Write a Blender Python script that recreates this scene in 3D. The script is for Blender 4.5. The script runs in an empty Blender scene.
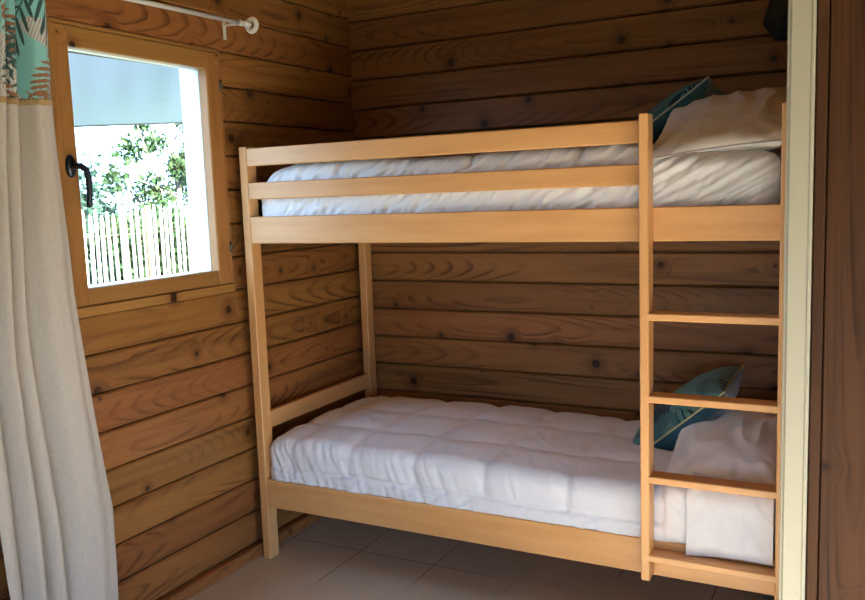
import bpy, math, random
import numpy as np
from mathutils import Vector, Matrix, noise
random.seed(7)
D = bpy.data
COL = bpy.context.scene.collection
PI = math.pi

# ------------------------------------------------------------------ helpers
class MB:
    """collects boards and other pieces; build() links them as ONE mesh"""
    def __init__(s): s.v = []; s.f = []; s.g = []; s.r = []; s.sm = []
    def add(s, vs, fs, gc=None, rnd=0.0, smooth=False):
        b = len(s.v); s.v += [tuple(v) for v in vs]
        s.f += [tuple(b + i for i in f) for f in fs]
        s.g += [tuple(g) for g in (gc if gc is not None else vs)]
        s.r += [rnd] * len(vs); s.sm += [smooth] * len(fs)
    def board(s, lo, hi, axis=0, bev=.003, rnd=None, skip=None):
        """bevelled box; grain runs along axis"""
        lo = list(lo); hi = list(hi)
        if rnd is None: rnd = random.random()
        b = min(bev, *[(hi[i] - lo[i]) * .45 for i in range(3)])
        vs = []; idx = {}
        for sx in (0, 1):
            for sy in (0, 1):
                for sz in (0, 1):
                    c = [hi[i] if (sx, sy, sz)[i] else lo[i] for i in range(3)]
                    sg = [-1 if (sx, sy, sz)[i] else 1 for i in range(3)]
                    for k in range(3):
                        p = [c[i] + (0 if i == k else sg[i] * b) for i in range(3)]
                        idx[(sx, sy, sz, k)] = len(vs); vs.append(p)
        fs = []
        for k in range(3):
            i, j = (k + 1) % 3, (k + 2) % 3
            for sd in (0, 1):
                q = []
                for (a, c) in ((0, 0), (1, 0), (1, 1), (0, 1)):
                    t = [0, 0, 0]; t[k] = sd; t[i] = a; t[j] = c
                    q.append(idx[(*t, k)])
                fs.append(q if sd else q[::-1])
        for k in range(3):       # edges along k
            i, j = (k + 1) % 3, (k + 2) % 3
            for a in (0, 1):
                for c in (0, 1):
                    t0 = [0, 0, 0]; t1 = [0, 0, 0]
                    t0[i] = t1[i] = a; t0[j] = t1[j] = c; t1[k] = 1
                    q = [idx[(*t0, i)], idx[(*t1, i)], idx[(*t1, j)], idx[(*t0, j)]]
                    fs.append(q if (a ^ c) else q[::-1])
        for sx in (0, 1):
            for sy in (0, 1):
                for sz in (0, 1):
                    q = [idx[(sx, sy, sz, k)] for k in range(3)]
                    fs.append(q if (sx + sy + sz) % 2 else q[::-1])
        c = [(lo[i] + hi[i]) / 2 for i in range(3)]
        o1, o2 = [a for a in range(3) if a != axis]
        if (hi[o1] - lo[o1]) > (hi[o2] - lo[o2]): o1, o2 = o2, o1     # o2 = face width
        gc = [(v[axis] + rnd * 37.0, v[o2] - c[o2], v[o1] - c[o1]) for v in vs]
        s.add(vs, fs, gc, rnd)
    def tube(s, pts, r, n=12, cap=True, rnd=0.0):
        pts = [Vector(p) for p in pts]; rs = r if isinstance(r, (list, tuple)) else [r] * len(pts)
        vs = []; fs = []; gc = []; prev = None; L = 0
        for i, p in enumerate(pts):
            t = (pts[min(i + 1, len(pts) - 1)] - pts[max(i - 1, 0)]).normalized()
            if prev is None:
                a = Vector((0, 0, 1)) if abs(t.z) < .9 else Vector((1, 0, 0))
            else: a = prev
            u = (a - t * a.dot(t)).normalized(); w = t.cross(u); prev = u
            if i: L += (pts[i] - pts[i - 1]).length
            for k in range(n):
                an = 2 * PI * k / n; o = u * math.cos(an) * rs[i] + w * math.sin(an) * rs[i]
                vs.append(p + o); gc.append((L, math.cos(an) * rs[i], math.sin(an) * rs[i]))
        for i in range(len(pts) - 1):
            for k in range(n):
                a = i * n + k; b = i * n + (k + 1) % n
                fs.append((a, b, b + n, a + n))
        if cap:
            fs.append(tuple(range(n))[::-1]); m = (len(pts) - 1) * n; fs.append(tuple(range(m, m + n)))
        s.add(vs, fs, gc, rnd, True)
    def build(s, name, mat, parent=None, origin=None):
        me = D.meshes.new(name); 
        o = Vector(origin) if origin is not None else Vector((0, 0, 0))
        me.from_pydata([Vector(v) - o for v in s.v], [], s.f)
        at = me.attributes.new('gc', 'FLOAT_VECTOR', 'POINT'); at.data.foreach_set('vector', np.array(s.g, float).ravel())
        ar = me.attributes.new('rnd', 'FLOAT', 'POINT'); ar.data.foreach_set('value', np.array(s.r, float))
        me.polygons.foreach_set('use_smooth', np.array(s.sm, bool))
        me.materials.append(mat); me.update()
        ob = D.objects.new(name, me); COL.objects.link(ob)
        ob.location = o
        if parent is not None: attach(ob, parent)
        return ob
def attach(ob, parent):
    bpy.context.view_layer.update()
    ob.parent = parent
    p = parent; off = Vector((0, 0, 0)); 
    M = world(parent)
    ob.matrix_parent_inverse = M.inverted()
def world(o):
    M = o.matrix_basis.copy()
    if o.parent: M = world(o.parent) @ o.matrix_parent_inverse @ M
    return M
def gridmesh(name, P, mat, parent=None, col=None, closed_u=False, smooth=True, thick=0.0, flip=False):
    """P: (nu,nv,3) array"""
    nu, nv = P.shape[:2]
    me = D.meshes.new(name)
    fs = []
    for i in range(nu - (0 if closed_u else 1)):
        for j in range(nv - 1):
            a = i * nv + j; b = ((i + 1) % nu) * nv + j
            fs.append((a, b, b + 1, a + 1) if not flip else (a, a + 1, b + 1, b))
    me.from_pydata(P.reshape(-1, 3).tolist(), [], fs)
    if col is not None:
        ca = me.color_attributes.new('Col', 'FLOAT_COLOR', 'POINT')
        c4 = np.ones((nu * nv, 4)); c4[:, :3] = col.reshape(-1, 3); ca.data.foreach_set('color', c4.ravel())
    me.polygons.foreach_set('use_smooth', np.full(len(fs), smooth))
    me.materials.append(mat); me.update()
    ob = D.objects.new(name, me); COL.objects.link(ob)
    if parent is not None: attach(ob, parent)
    if thick:
        m = ob.modifiers.new('thickness', 'SOLIDIFY'); m.thickness = thick; m.offset = 0
    return ob
def tag(o, label=None, cat=None, group=None, kind=None):
    if label: o['label'] = label
    if cat: o['category'] = cat
    if group: o['group'] = group
    if kind: o['kind'] = kind
    return o
def empty(name, loc):
    o = D.objects.new(name, None); COL.objects.link(o); o.location = loc; o.empty_display_size = .1
    return o

# gradient noise, vectorised
_gr = np.random.RandomState(3).normal(size=(32, 32, 32, 3)); _gr /= np.linalg.norm(_gr, axis=-1, keepdims=True)
def vn(x, y, z=0.0):
    x, y, z = np.broadcast_arrays(np.asarray(x, float), np.asarray(y, float), np.asarray(z, float) + .37)
    x, y = x * .894 + y * .447 + 5.3, y * .894 - x * .447 + 2.1
    xi = np.floor(x).astype(int); yi = np.floor(y).astype(int); zi = np.floor(z).astype(int)
    fx, fy, fz = x - xi, y - yi, z - zi
    s = lambda t: t * t * t * (t * (t * 6 - 15) + 10)
    wx, wy, wz = s(fx), s(fy), s(fz)
    r = 0
    for a in (0, 1):
        for b in (0, 1):
            for c in (0, 1):
                w = (wx if a else 1 - wx) * (wy if b else 1 - wy) * (wz if c else 1 - wz)
                g = _gr[(xi + a) % 32, (yi + b) % 32, (zi + c) % 32]
                r = r + w * (g[..., 0] * (fx - a) + g[..., 1] * (fy - b) + g[..., 2] * (fz - c))
    return r * 1.7
def ridge(x, y, z=0.0):
    x, y = np.broadcast_arrays(np.asarray(x, float), np.asarray(y, float))
    return 1 - np.abs(vn(x * .894 - y * .447, y * .894 + x * .447, z)) * 2.4

# ------------------------------------------------------------------ materials
class NT:
    def __init__(s, name):
        s.m = D.materials.new(name); s.m.use_nodes = True
        s.t = s.m.node_tree; s.t.nodes.clear()
        s.out = s.n('ShaderNodeOutputMaterial')
    def n(s, typ, **kw):
        o = s.t.nodes.new(typ)
        for k, v in kw.items(): setattr(o, k, v)
        return o
    def l(s, a, b): s.t.links.new(a, b)
    def val(s, sock, v):
        if hasattr(v, 'is_linked') or hasattr(v, 'node'): s.l(v, sock)
        else: sock.default_value = v
    def math(s, op, a, b=0.0, c=None, clamp=False):
        o = s.n('ShaderNodeMath', operation=op); o.use_clamp = clamp
        s.val(o.inputs[0], a); s.val(o.inputs[1], b)
        if c is not None: s.val(o.inputs[2], c)
        return o.outputs[0]
    def vec(s, x, y, z):
        o = s.n('ShaderNodeCombineXYZ')
        for i, v in enumerate((x, y, z)): s.val(o.inputs[i], v)
        return o.outputs[0]
    def noise(s, v, scale=1.0, detail=2.0, rough=.5):
        o = s.n('ShaderNodeTexNoise'); s.l(v, o.inputs['Vector'])
        o.inputs['Scale'].default_value = scale; o.inputs['Detail'].default_value = detail
        o.inputs['Roughness'].default_value = rough
        return o.outputs['Fac']
    def mix(s, f, a, b, mode='MIX'):
        o = s.n('ShaderNodeMix', data_type='RGBA', blend_type=mode)
        s.val(o.inputs[0], f); s.val(o.inputs[6], a); s.val(o.inputs[7], b)
        return o.outputs[2]
    def smooth(s, v, a, b):
        o = s.n('ShaderNodeMapRange', interpolation_type='SMOOTHSTEP')
        s.val(o.inputs[0], v); o.inputs[1].default_value = a; o.inputs[2].default_value = b
        return o.outputs[0]
    def finish(s, color, rough=.5, bump=None, bstr=.3, bdist=.002, spec=.5, sheen=0, coat=0, trans=0, metal=0):
        p = s.n('ShaderNodeBsdfPrincipled'); s.val(p.inputs['Base Color'], color); s.val(p.inputs['Roughness'], rough)
        p.inputs['Specular IOR Level'].default_value = spec
        p.inputs['Metallic'].default_value = metal
        if sheen: p.inputs['Sheen Weight'].default_value = sheen
        if coat: p.inputs['Coat Weight'].default_value = coat; p.inputs['Coat Roughness'].default_value = .25
        if bump is not None:
            b = s.n('ShaderNodeBump'); b.inputs['Strength'].default_value = bstr; b.inputs['Distance'].default_value = bdist
            s.l(bump, b.inputs['Height']); s.l(b.outputs[0], p.inputs['Normal'])
        if trans:
            tr = s.n('ShaderNodeBsdfTranslucent'); s.val(tr.inputs['Color'], color)
            mx = s.n('ShaderNodeMixShader'); mx.inputs[0].default_value = trans
            s.l(p.outputs[0], mx.inputs[1]); s.l(tr.outputs[0], mx.inputs[2]); s.l(mx.outputs[0], s.out.inputs[0])
        else: s.l(p.outputs[0], s.out.inputs[0])
        s.p = p
        return s.m
def rgba(c): return (*c, 1.0)

def pine(name, early, late, knot, ring=.0075, contrast=.75, knots=4.0, rough=.45, tint=.25, spec=.35, ul=1.0):
    t = NT(name)
    g = t.n('ShaderNodeAttribute', attribute_name='gc'); r = t.n('ShaderNodeAttribute', attribute_name='rnd')
    sp = t.n('ShaderNodeSeparateXYZ'); t.l(g.outputs['Vector'], sp.inputs[0])
    u, v, w = sp.outputs; rnd = r.outputs['Fac']
    ro = t.math('MULTIPLY', rnd, 91.7)
    # knots
    kv = t.vec(u, t.math('ADD', v, ro), 0.0)
    vo = t.n('ShaderNodeTexVoronoi', voronoi_dimensions='2D'); t.l(kv, vo.inputs['Vector'])
    vo.inputs['Scale'].default_value = knots; vo.inputs['Randomness'].default_value = 1.0
    d = t.math('DIVIDE', vo.outputs['Distance'], knots)
    vc = t.n('ShaderNodeSeparateColor'); t.l(vo.outputs['Color'], vc.inputs[0])
    kr = t.math('MULTIPLY', t.math('MAXIMUM', t.math('SUBTRACT', vc.outputs[0], .25), 0.0), .030)   # radius per knot, none for some
    # ring field
    wob = t.noise(t.vec(t.math('MULTIPLY', u, .7 * ul), t.math('MULTIPLY', v, 2.0), ro), 1.0, 1.0)
    v2 = t.math('ADD', v, t.math('MULTIPLY', t.math('SUBTRACT', wob, .5), .10))
    dep = t.noise(t.vec(t.math('MULTIPLY', u, .50 * ul), ro, 3.3), 1.0, 0.0)
    c0 = t.math('ADD', t.math('MULTIPLY', dep, .34), t.math('MULTIPLY', w, 1.0))
    rr = t.math('SQRT', t.math('ADD', t.math('MULTIPLY', v2, v2), t.math('MULTIPLY', c0, c0)))
    kd = t.math('DIVIDE', d, .030)
    kb = t.math('EXPONENT', t.math('MULTIPLY', t.math('MULTIPLY', kd, kd), -1.0))
    on = t.math('GREATER_THAN', kr, .0015)
    rr = t.math('ADD', rr, t.math('MULTIPLY', t.math('MULTIPLY', kb, on), .028))
    fine = t.noise(t.vec(t.math('MULTIPLY', u, 9.0), t.math('MULTIPLY', v, 60.0), t.math('MULTIPLY', w, 60.0)), 1.0, 3.0)
    rr = t.math('ADD', rr, t.math('MULTIPLY', fine, .0016))
    ph = t.math('FRACT', t.math('DIVIDE', rr, ring))
    # saw profile: slow darkening then quick drop
    ln = t.math('MULTIPLY', t.smooth(ph, .50, .90), t.math('SUBTRACT', 1.0, t.smooth(ph, .9, 1.0)))
    mod = t.noise(t.vec(t.math('MULTIPLY', u, 2.0), t.math('MULTIPLY', v, 14.0), ro), 1.0, 2.0)
    fac = t.math('MULTIPLY', t.math('MULTIPLY', ln, contrast), t.smooth(mod, .36, .72))
    c = t.mix(fac, rgba(early), rgba(late))
    # streaks along the grain and per-board tone
    stx = t.noise(t.vec(t.math('MULTIPLY', u, 1.2), t.math('MULTIPLY', v, 26.0), ro), 1.0, 4.0, .6)
    c = t.mix(t.math('MULTIPLY', t.smooth(stx, .42, .8), .62), c, rgba(late))
    br = t.math('ADD', 1.0 - tint / 2, t.math('MULTIPLY', t.math('FRACT', t.math('MULTIPLY', rnd, 7.31)), tint))
    hs = t.n('ShaderNodeHueSaturation'); t.l(br, hs.inputs['Value']); t.l(c, hs.inputs['Color'])
    t.l(t.math('ADD', .489, t.math('MULTIPLY', t.math('FRACT', t.math('MULTIPLY', rnd, 13.7)), .012)), hs.inputs['Hue'])
    c = hs.outputs[0]
    # knot colour: dark centre with ringed halo
    ke = t.math('DIVIDE', d, t.math('MAXIMUM', kr, .0005))
    kf = t.math('MULTIPLY', t.math('SUBTRACT', 1.0, t.smooth(ke, .55, 1.1)), on)
    kn = t.noise(t.vec(t.math('MULTIPLY', u, 120.0), t.math('MULTIPLY', v, 120.0), 0.0), 1.0, 2.0)
    kc = t.mix(t.smooth(kn, .3, .7), rgba(knot), rgba([x * .35 for x in knot]))
    halo = t.math('MULTIPLY', t.math('SUBTRACT', 1.0, t.smooth(ke, .8, 3.2)), on)
    c = t.mix(t.math('MULTIPLY', halo, .5), c, rgba(late))
    c = t.mix(kf, c, kc)
    # checks: thin dark cracks along the grain
    ck = t.noise(t.vec(t.math('MULTIPLY', u, 2.3), t.math('MULTIPLY', v, 42.0), t.math('ADD', ro, 7.0)), 1.0, 1.0)
    ckm = t.math('MULTIPLY', t.math('SUBTRACT', 1.0, t.smooth(t.math('ABSOLUTE', t.math('SUBTRACT', ck, .22)), .0, .02)), .75)
    c = t.mix(ckm, c, rgba([x * .25 for x in late]))
    return t.finish(c, rough, bump=t.math('SUBTRACT', t.math('MULTIPLY', fine, .4), t.math('ADD', fac, kf)), bstr=.25, bdist=.0015, spec=spec)

def beech(name, c1, c2, rough=.38):
    t = NT(name)
    g = t.n('ShaderNodeAttribute', attribute_name='gc'); r = t.n('ShaderNodeAttribute', attribute_name='rnd')
    sp = t.n('ShaderNodeSeparateXYZ'); t.l(g.outputs['Vector'], sp.inputs[0]); u, v, w = sp.outputs
    ro = t.math('MULTIPLY', r.outputs['Fac'], 53.0)
    a = t.noise(t.vec(t.math('MULTIPLY', u, 2.2), t.math('MULTIPLY', v, 22.0), t.math('ADD', ro, t.math('MULTIPLY', w, 20.0))), 1.0, 4.0, .55)
    b = t.noise(t.vec(t.math('MULTIPLY', u, 30.0), t.math('MULTIPLY', v, 420.0), t.math('MULTIPLY', w, 420.0)), 1.0, 2.0)
    f = t.math('ADD', t.math('MULTIPLY', t.smooth(a, .3, .72), .75), t.math('MULTIPLY', t.math('SUBTRACT', b, .5), .5), clamp=True)
    c = t.mix(f, rgba(c1), rgba(c2))
    lam = t.noise(t.vec(t.math('MULTIPLY', u, .7), t.math('FLOOR', t.math('MULTIPLY', v, 24.0)), ro), 1.0, 0.0)
    c = t.mix(t.math('MULTIPLY', lam, .22), c, rgba([x * .62 for x in c2]))
    return t.finish(c, rough, bump=b, bstr=.08, bdist=.0006, spec=.45)

def fabric(name, color, rough=.85, weave=900, bump=.15, trans=0, crinkle=0.0, sheen=0.2, slub=0.0):
    t = NT(name); tc = t.n('ShaderNodeTexCoord'); ob = tc.outputs['Object']
    sp = t.n('ShaderNodeSeparateXYZ'); t.l(ob, sp.inputs[0])
    n1 = t.noise(ob, weave, 1.0)
    c = rgba(color)
    if slub:
        a = t.noise(t.vec(t.math('MULTIPLY', sp.outputs[0], 60.0), t.math('MULTIPLY', sp.outputs[1], 60.0), t.math('MULTIPLY', sp.outputs[2], 500.0)), 1.0, 2.0)
        b = t.noise(t.vec(t.math('MULTIPLY', sp.outputs[0], 500.0), t.math('MULTIPLY', sp.outputs[1], 500.0), t.math('MULTIPLY', sp.outputs[2], 20.0)), 1.0, 2.0)
        f = t.math('MULTIPLY', t.smooth(t.math('ADD', a, b), .8, 1.25), slub)
        c = t.mix(f, rgba(color), rgba([x * .6 for x in color]))
    h = n1
    if crinkle:
        n2 = t.noise(ob, 38, 3.0, .55); n3 = t.noise(t.vec(t.math('ADD', t.math('MULTIPLY', sp.outputs[0], 30.0), t.math('MULTIPLY', sp.outputs[2], -24.0)), t.math('MULTIPLY', sp.outputs[1], 9.0), t.math('MULTIPLY', sp.outputs[2], 6.0)), 1.0, 3.0)
        h = t.math('ADD', t.math('MULTIPLY', n1, .05), t.math('MULTIPLY', t.math('ADD', t.math('ABSOLUTE', t.math('SUBTRACT', n3, .5)), t.math('MULTIPLY', n2, .35)), crinkle))
    return t.finish(c, rough, bump=h, bstr=bump, bdist=.004 if crinkle else .0006, spec=.25, sheen=sheen, trans=trans)
def vcol(name, rough=.85, trans=0, bump=900):
    t = NT(name); a = t.n('ShaderNodeAttribute', attribute_name='Col')
    tc = t.n('ShaderNodeTexCoord'); n1 = t.noise(tc.outputs['Object'], bump, 1.0)
    return t.finish(a.outputs['Color'], rough, bump=n1, bstr=.15, bdist=.0006, spec=.25, sheen=.15, trans=trans)
def plain(name, c, rough=.5, metal=0, spec=.5, var=0.0):
    t = NT(name); tc = t.n('ShaderNodeTexCoord')
    n = t.noise(tc.outputs['Object'], 14, 3.0)
    cc = t.mix(t.math('MULTIPLY', n, var), rgba(c), rgba([x * .5 for x in c])) if var else rgba(c)
    return t.finish(cc, rough, bump=n, bstr=.04, bdist=.001, metal=metal, spec=spec)

M = {}
M['log'] = pine('varnished_pine_log', (.275, .125, .034), (.072, .022, .006), (.045, .015, .007), ring=.0060, contrast=.9, rough=.42, tint=.35)
M['logb'] = pine('varnished_pine_log_back', (.27, .130, .040), (.075, .024, .007), (.04, .014, .007), ring=.0066, contrast=.85, rough=.5, tint=.4)
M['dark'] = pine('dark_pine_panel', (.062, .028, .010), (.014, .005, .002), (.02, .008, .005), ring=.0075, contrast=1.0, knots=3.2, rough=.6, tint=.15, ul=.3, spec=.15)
M['sash'] = pine('window_pine', (.34, .175, .050), (.16, .065, .018), (.06, .02, .008), ring=.016, contrast=.45, knots=3.0, rough=.4, tint=.2)
M['beech'] = beech('lacquered_beech', (.67, .37, .150), (.55, .275, .095))
M['white'] = fabric('white_cotton', (.79, .81, .85), rough=.8, bump=.45, crinkle=1.0)
M['white2'] = fabric('white_cotton_sheet', (.79, .81, .84), rough=.7, bump=.55, crinkle=1.0)
M['mattress'] = fabric('mattress_ticking', (.62, .62, .60), rough=.9)
M['pillow'] = fabric('white_pillowcase', (.78, .76, .73), rough=.75, bump=.35, crinkle=.8)
M['linen'] = fabric('natural_linen', (.47, .435, .39), rough=.95, bump=.3, slub=.28, trans=.06)
M['jute'] = fabric('jute_braid', (.40, .27, .13), rough=.95, bump=.6, weave=500, slub=.8)
M['print'] = vcol('leaf_print_cloth', trans=.05)
M['teal'] = fabric('teal_velvet', (.018, .085, .115), rough=.7, sheen=.5)
M['piping'] = plain('yellow_piping', (.55, .50, .22), .7)
M['piping2'] = plain('pale_piping', (.40, .42, .36), .7)
M['enamel'] = plain('white_enamel', (.78, .78, .76), .3)
M['blackplastic'] = plain('black_plastic', (.008, .010, .016), .4, spec=.25)
M['steel'] = plain('grey_steel', (.10, .085, .06), .5, metal=.5)
M['paint'] = plain('beige_paint', (.33, .32, .24), .5, var=.15)
M['plaster'] = plain('tan_plaster', (.36, .30, .22), .9, var=.1)
M['shade'] = plain('dark_mottled_surface', (.02, .022, .022), .8, var=.4)

def floor_mat():
    t = NT('beige_floor_tile'); tc = t.n('ShaderNodeTexCoord'); sp = t.n('ShaderNodeSeparateXYZ'); t.l(tc.outputs['Object'], sp.inputs[0])
    def cell(o, off, pitch):
        a = t.math('DIVIDE', t.math('SUBTRACT', o, off), pitch)
        f = t.math('FRACT', a); dd = t.math('MULTIPLY', t.math('MINIMUM', f, t.math('SUBTRACT', 1.0, f)), pitch)
        return t.math('FLOOR', a), dd
    ix, dx = cell(sp.outputs[0], .322, .3315); iy, dy = cell(sp.outputs[1], -.129, .3355)
    d = t.math('MINIMUM', dx, dy); g = t.math('SUBTRACT', 1.0, t.smooth(d, .0012, .0028))
    wn = t.n('ShaderNodeTexWhiteNoise', noise_dimensions='2D'); t.l(t.vec(ix, iy, 0.0), wn.inputs['Vector'])
    n = t.noise(tc.outputs['Object'], 5.0, 5.0, .6); n2 = t.noise(tc.outputs['Object'], 60.0, 2.0)
    c = t.mix(n, rgba((.55, .49, .39)), rgba((.68, .61, .49)))
    c = t.mix(t.math('MULTIPLY', wn.outputs['Value'], .25), c, rgba((.48, .42, .33)))
    c = t.mix(t.math('MULTIPLY', t.smooth(n2, .5, .75), .12), c, rgba((.15, .12, .09)))
    gn = t.noise(tc.outputs['Object'], 1.3, 1.0)
    gc = t.mix(t.smooth(gn, .42, .58), rgba((.16, .12, .085)), rgba((.66, .60, .50)))
    c = t.mix(g, c, gc)
    return t.finish(c, t.math('ADD', .38, t.math('MULTIPLY', g, .4)), bump=t.math('SUBTRACT', t.math('MULTIPLY', n2, .1), g), bstr=.35, bdist=.0015, spec=.4)
M['floor'] = floor_mat()

def leaves_mat(name, c1, c2):
    t = NT(name); a = t.n('ShaderNodeAttribute', attribute_name='rnd')
    return t.finish(t.mix(a.outputs['Fac'], rgba(c1), rgba(c2)), .7, trans=.3, spec=.1)
M['leaf'] = leaves_mat('light_green_leaves', (.016, .038, .012), (.045, .075, .03))
M['leaf2'] = leaves_mat('blue_green_leaves', (.012, .034, .022), (.04, .068, .046))
M['bark'] = plain('grey_bark', (.12, .095, .075), .9, var=.5)
M['paling'] = plain('weathered_paling', (.30, .28, .23), .8, var=.3)
M['postwood'] = plain('tan_fence_post', (.22, .14, .05), .8, var=.4)
M['awning'] = fabric('blue_grey_awning_cloth', (.58, .62, .92), rough=.95)
def ground_mat():
    t = NT('pale_gravel_ground'); tc = t.n('ShaderNodeTexCoord')
    n = t.noise(tc.outputs['Object'], 3.0, 6.0, .7)
    return t.finish(t.mix(n, rgba((.05, .07, .03)), rgba((.12, .13, .08))), .95)
M['ground'] = ground_mat()

# ------------------------------------------------------------------ setting
XW = -.048; YB = .8734; CE = 2.55
RX = 4.6; RY = -4.3
seamL = [.049 + .127 * k for k in range(21)]
W0, W1, WZ0, WZ1 = -.762, -.019, 1.062, 1.954      # window hole in the left wall
wl = MB(); T = .07
for k in range(-1, 20):
    z0 = 0.0 if k < 0 else seamL[k]; z1 = seamL[k + 1]
    if z0 > CE: break
    if k < 0: continue
    z1 = min(z1, CE)
    lo, hi = z0 + .0022, z1 - .0022
    rn = random.random()
    spans = [(RY, YB + .05)]
    if hi > WZ0 + .02 and lo < WZ1 - .02: spans = [(RY, W0), (W1, YB + .05)]
    for a, b in spans:
        wl.board((XW - T, a, lo), (XW, b, hi), axis=1, bev=.006, rnd=rn)
wl.board((XW - T + .002, RY, .0), (XW - .012, YB + .05, .052), axis=1, bev=.002)
# dark core behind the board gaps
o = tag(wl.build('wall_left', M['log']), kind='structure')
core = MB()
for a, b, c, d in ((RY, W0 - .012, 0, CE), (W1 + .012, YB + .05, 0, CE), (W0 - .012, W1 + .012, 0, WZ0 - .012), (W0 - .012, W1 + .012, WZ1 + .012, CE)):
    core.board((XW - T - .035, a, c), (XW - T + .008, b, d), axis=1, bev=.001)
tag(core.build('wall_left_outer', M['paint']), kind='structure')
bb = MB(); bb.board((XW - .008, RY, 0.0), (XW + .030, YB, .046), axis=1, bev=.006, rnd=.37)
tag(bb.build('baseboard_left', M['log']), kind='structure')

wb = MB(); seamB = [.093 - .1313 + .1313 * k for k in range(22)]
for k in range(21):
    z0, z1 = max(seamB[k], 0), min(seamB[k + 1], CE)
    if z1 - z0 < .02: continue
    wb.board((XW - .06, YB, z0 + .0022), (2.05, YB + .07, z1 - .0022), axis=0, bev=.006)
tag(wb.build('wall_back', M['logb']), kind='structure')
cb = MB(); cb.board((XW - .06, YB + .055, 0), (2.05, YB + .10, CE), bev=.001)
tag(cb.build('wall_back_outer', M['paint']), kind='structure')

fl = MB(); fl.board((XW - .1, RY, -.06), (RX, YB + .1, 0), bev=.0001)
tag(fl.build('floor', M['floor']), kind='structure')
ce = MB(); ce.board((XW - .1, RY - .1, CE), (RX + .1, YB + .1, CE + .06), axis=0, bev=.001)
tag(ce.build('ceiling', M['logb']), kind='structure')

# right side: partition closing the alcove, its white end trim and the dark pine panel
PY = -.29
pr_ = MB()
for k in range(10):
    y0 = -.19 + k * .1313; y1 = min(y0 + .1313, YB)
    if y1 - y0 < .02: break
    pr_.board((1.985, y0 + .001, 0), (2.05, y1 - .001, CE), axis=2, bev=.003)
tag(pr_.build('wall_right', M['logb']), kind='structure')
ro_ = MB()  # unseen backing slabs, added to stop sun leaking through the board gaps
ro_.board((2.048, -.195, 0), (2.08, YB + .1, CE), axis=2, bev=.001)
ro_.board((1.98, PY + .088, 0), (RX + .1, PY + .12, CE), axis=0, bev=.001)
tag(ro_.build('wall_right_backing', M['plaster']), kind='structure')
tr = MB()
tr.board((1.9215, PY - .012, 0), (1.9755, PY + .10, CE), axis=2, bev=.004, rnd=.2)
tr.board((1.915, PY - .004, 0), (1.925, PY + .09, CE), axis=2, bev=.002, rnd=.2)
tr.board((1.9665, PY - .015, 0), (1.9765, PY + .0, CE), axis=2, bev=.003, rnd=.2)
tag(tr.build('trim_1', M['paint']), kind='structure')
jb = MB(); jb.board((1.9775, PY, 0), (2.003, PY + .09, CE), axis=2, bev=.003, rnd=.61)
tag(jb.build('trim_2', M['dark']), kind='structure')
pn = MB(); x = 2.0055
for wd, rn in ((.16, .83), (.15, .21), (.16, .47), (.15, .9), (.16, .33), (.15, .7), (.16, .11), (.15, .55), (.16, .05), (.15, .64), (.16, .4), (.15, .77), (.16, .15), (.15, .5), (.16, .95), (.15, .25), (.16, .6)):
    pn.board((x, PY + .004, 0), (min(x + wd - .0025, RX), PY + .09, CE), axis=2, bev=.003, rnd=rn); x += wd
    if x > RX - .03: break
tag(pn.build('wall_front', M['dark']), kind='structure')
# rest of the room, behind the camera
DY0, DY1, DH = -2.75, -.75, 1.22       # low unseen opening in the far right wall, sized for its light
rw = MB()
rw.board((RX, RY, 0), (RX + .1, DY0, CE), axis=2, bev=.001)
rw.board((RX, DY1, 0), (RX + .1, PY + .09, CE), axis=2, bev=.001)
rw.board((RX, DY0, DH), (RX + .1, DY1, CE), axis=1, bev=.001)
tag(rw.build('wall_far_right', M['plaster']), kind='structure')
re_ = MB()
RX0, RX1, RH = 1.80, 3.20, 1.40  # unseen opening, added and sized for frontal light on the bed
re_.board((XW - .1, RY - .1, 0), (RX0, RY, CE), axis=2, bev=.001)
re_.board((RX1, RY - .1, 0), (RX + .1, RY, CE), axis=2, bev=.001)
re_.board((RX0, RY - .1, RH), (RX1, RY, CE), axis=0, bev=.001)
tag(re_.build('wall_rear', M['plaster']), kind='structure')

# ------------------------------------------------------------------ window in the left wall
wf = MB()   # outer frame lining the hole
F0 = XW - .034
wf.board((F0, W0, WZ0 + .0), (XW + .004, W0 + .012, WZ1 - .002), axis=2, bev=.002)
wf.board((F0, W1 - .010, WZ0 + .03), (XW + .003, W1, WZ1 - .002), axis=2, bev=.002)
wf.board((F0, W0 + .012, WZ1 - .012), (XW + .003, W1 - .010, WZ1), axis=1, bev=.002)
wf.board((F0, W0 + .0, WZ0), (XW + .012, W1 - .002, WZ0 + .031), axis=1, bev=.003)
win = tag(wf.build('window_1', M['sash']), kind='structure')
s0, s1, t0, t1 = -.750, -.0305, 1.094, 1.941      # sash outline
g0, g1, h0, h1 = -.6856, -.0978, 1.149, 1.878     # glass opening
for lo, hi, ax in (((XW - .033, s0, t0), (XW + .006, g0, t1), 2), ((XW - .033, g1, t0), (XW + .006, s1, t1), 2),
                   ((XW - .032, g0, h1), (XW + .004, g1, t1), 1), ((XW - .032, g0, t0), (XW + .004, g1, h0), 1)):
    b = MB(); b.board(lo, hi, axis=ax, bev=.004); b.build('sash_rail' if ax == 1 else 'sash_stile', M['sash'], win)
t = NT('window_glass')
gl = t.n('ShaderNodeBsdfGlossy'); gl.inputs['Roughness'].default_value = .02
tp = t.n('ShaderNodeBsdfTransparent'); tp.inputs[0].default_value = (.96, .98, .97, 1)
mx = t.n('ShaderNodeMixShader'); mx.inputs[0].default_value = .05
t.l(tp.outputs[0], mx.inputs[1]); t.l(gl.outputs[0], mx.inputs[2]); t.l(mx.outputs[0], t.out.inputs[0]); M['glass'] = t.m
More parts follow.
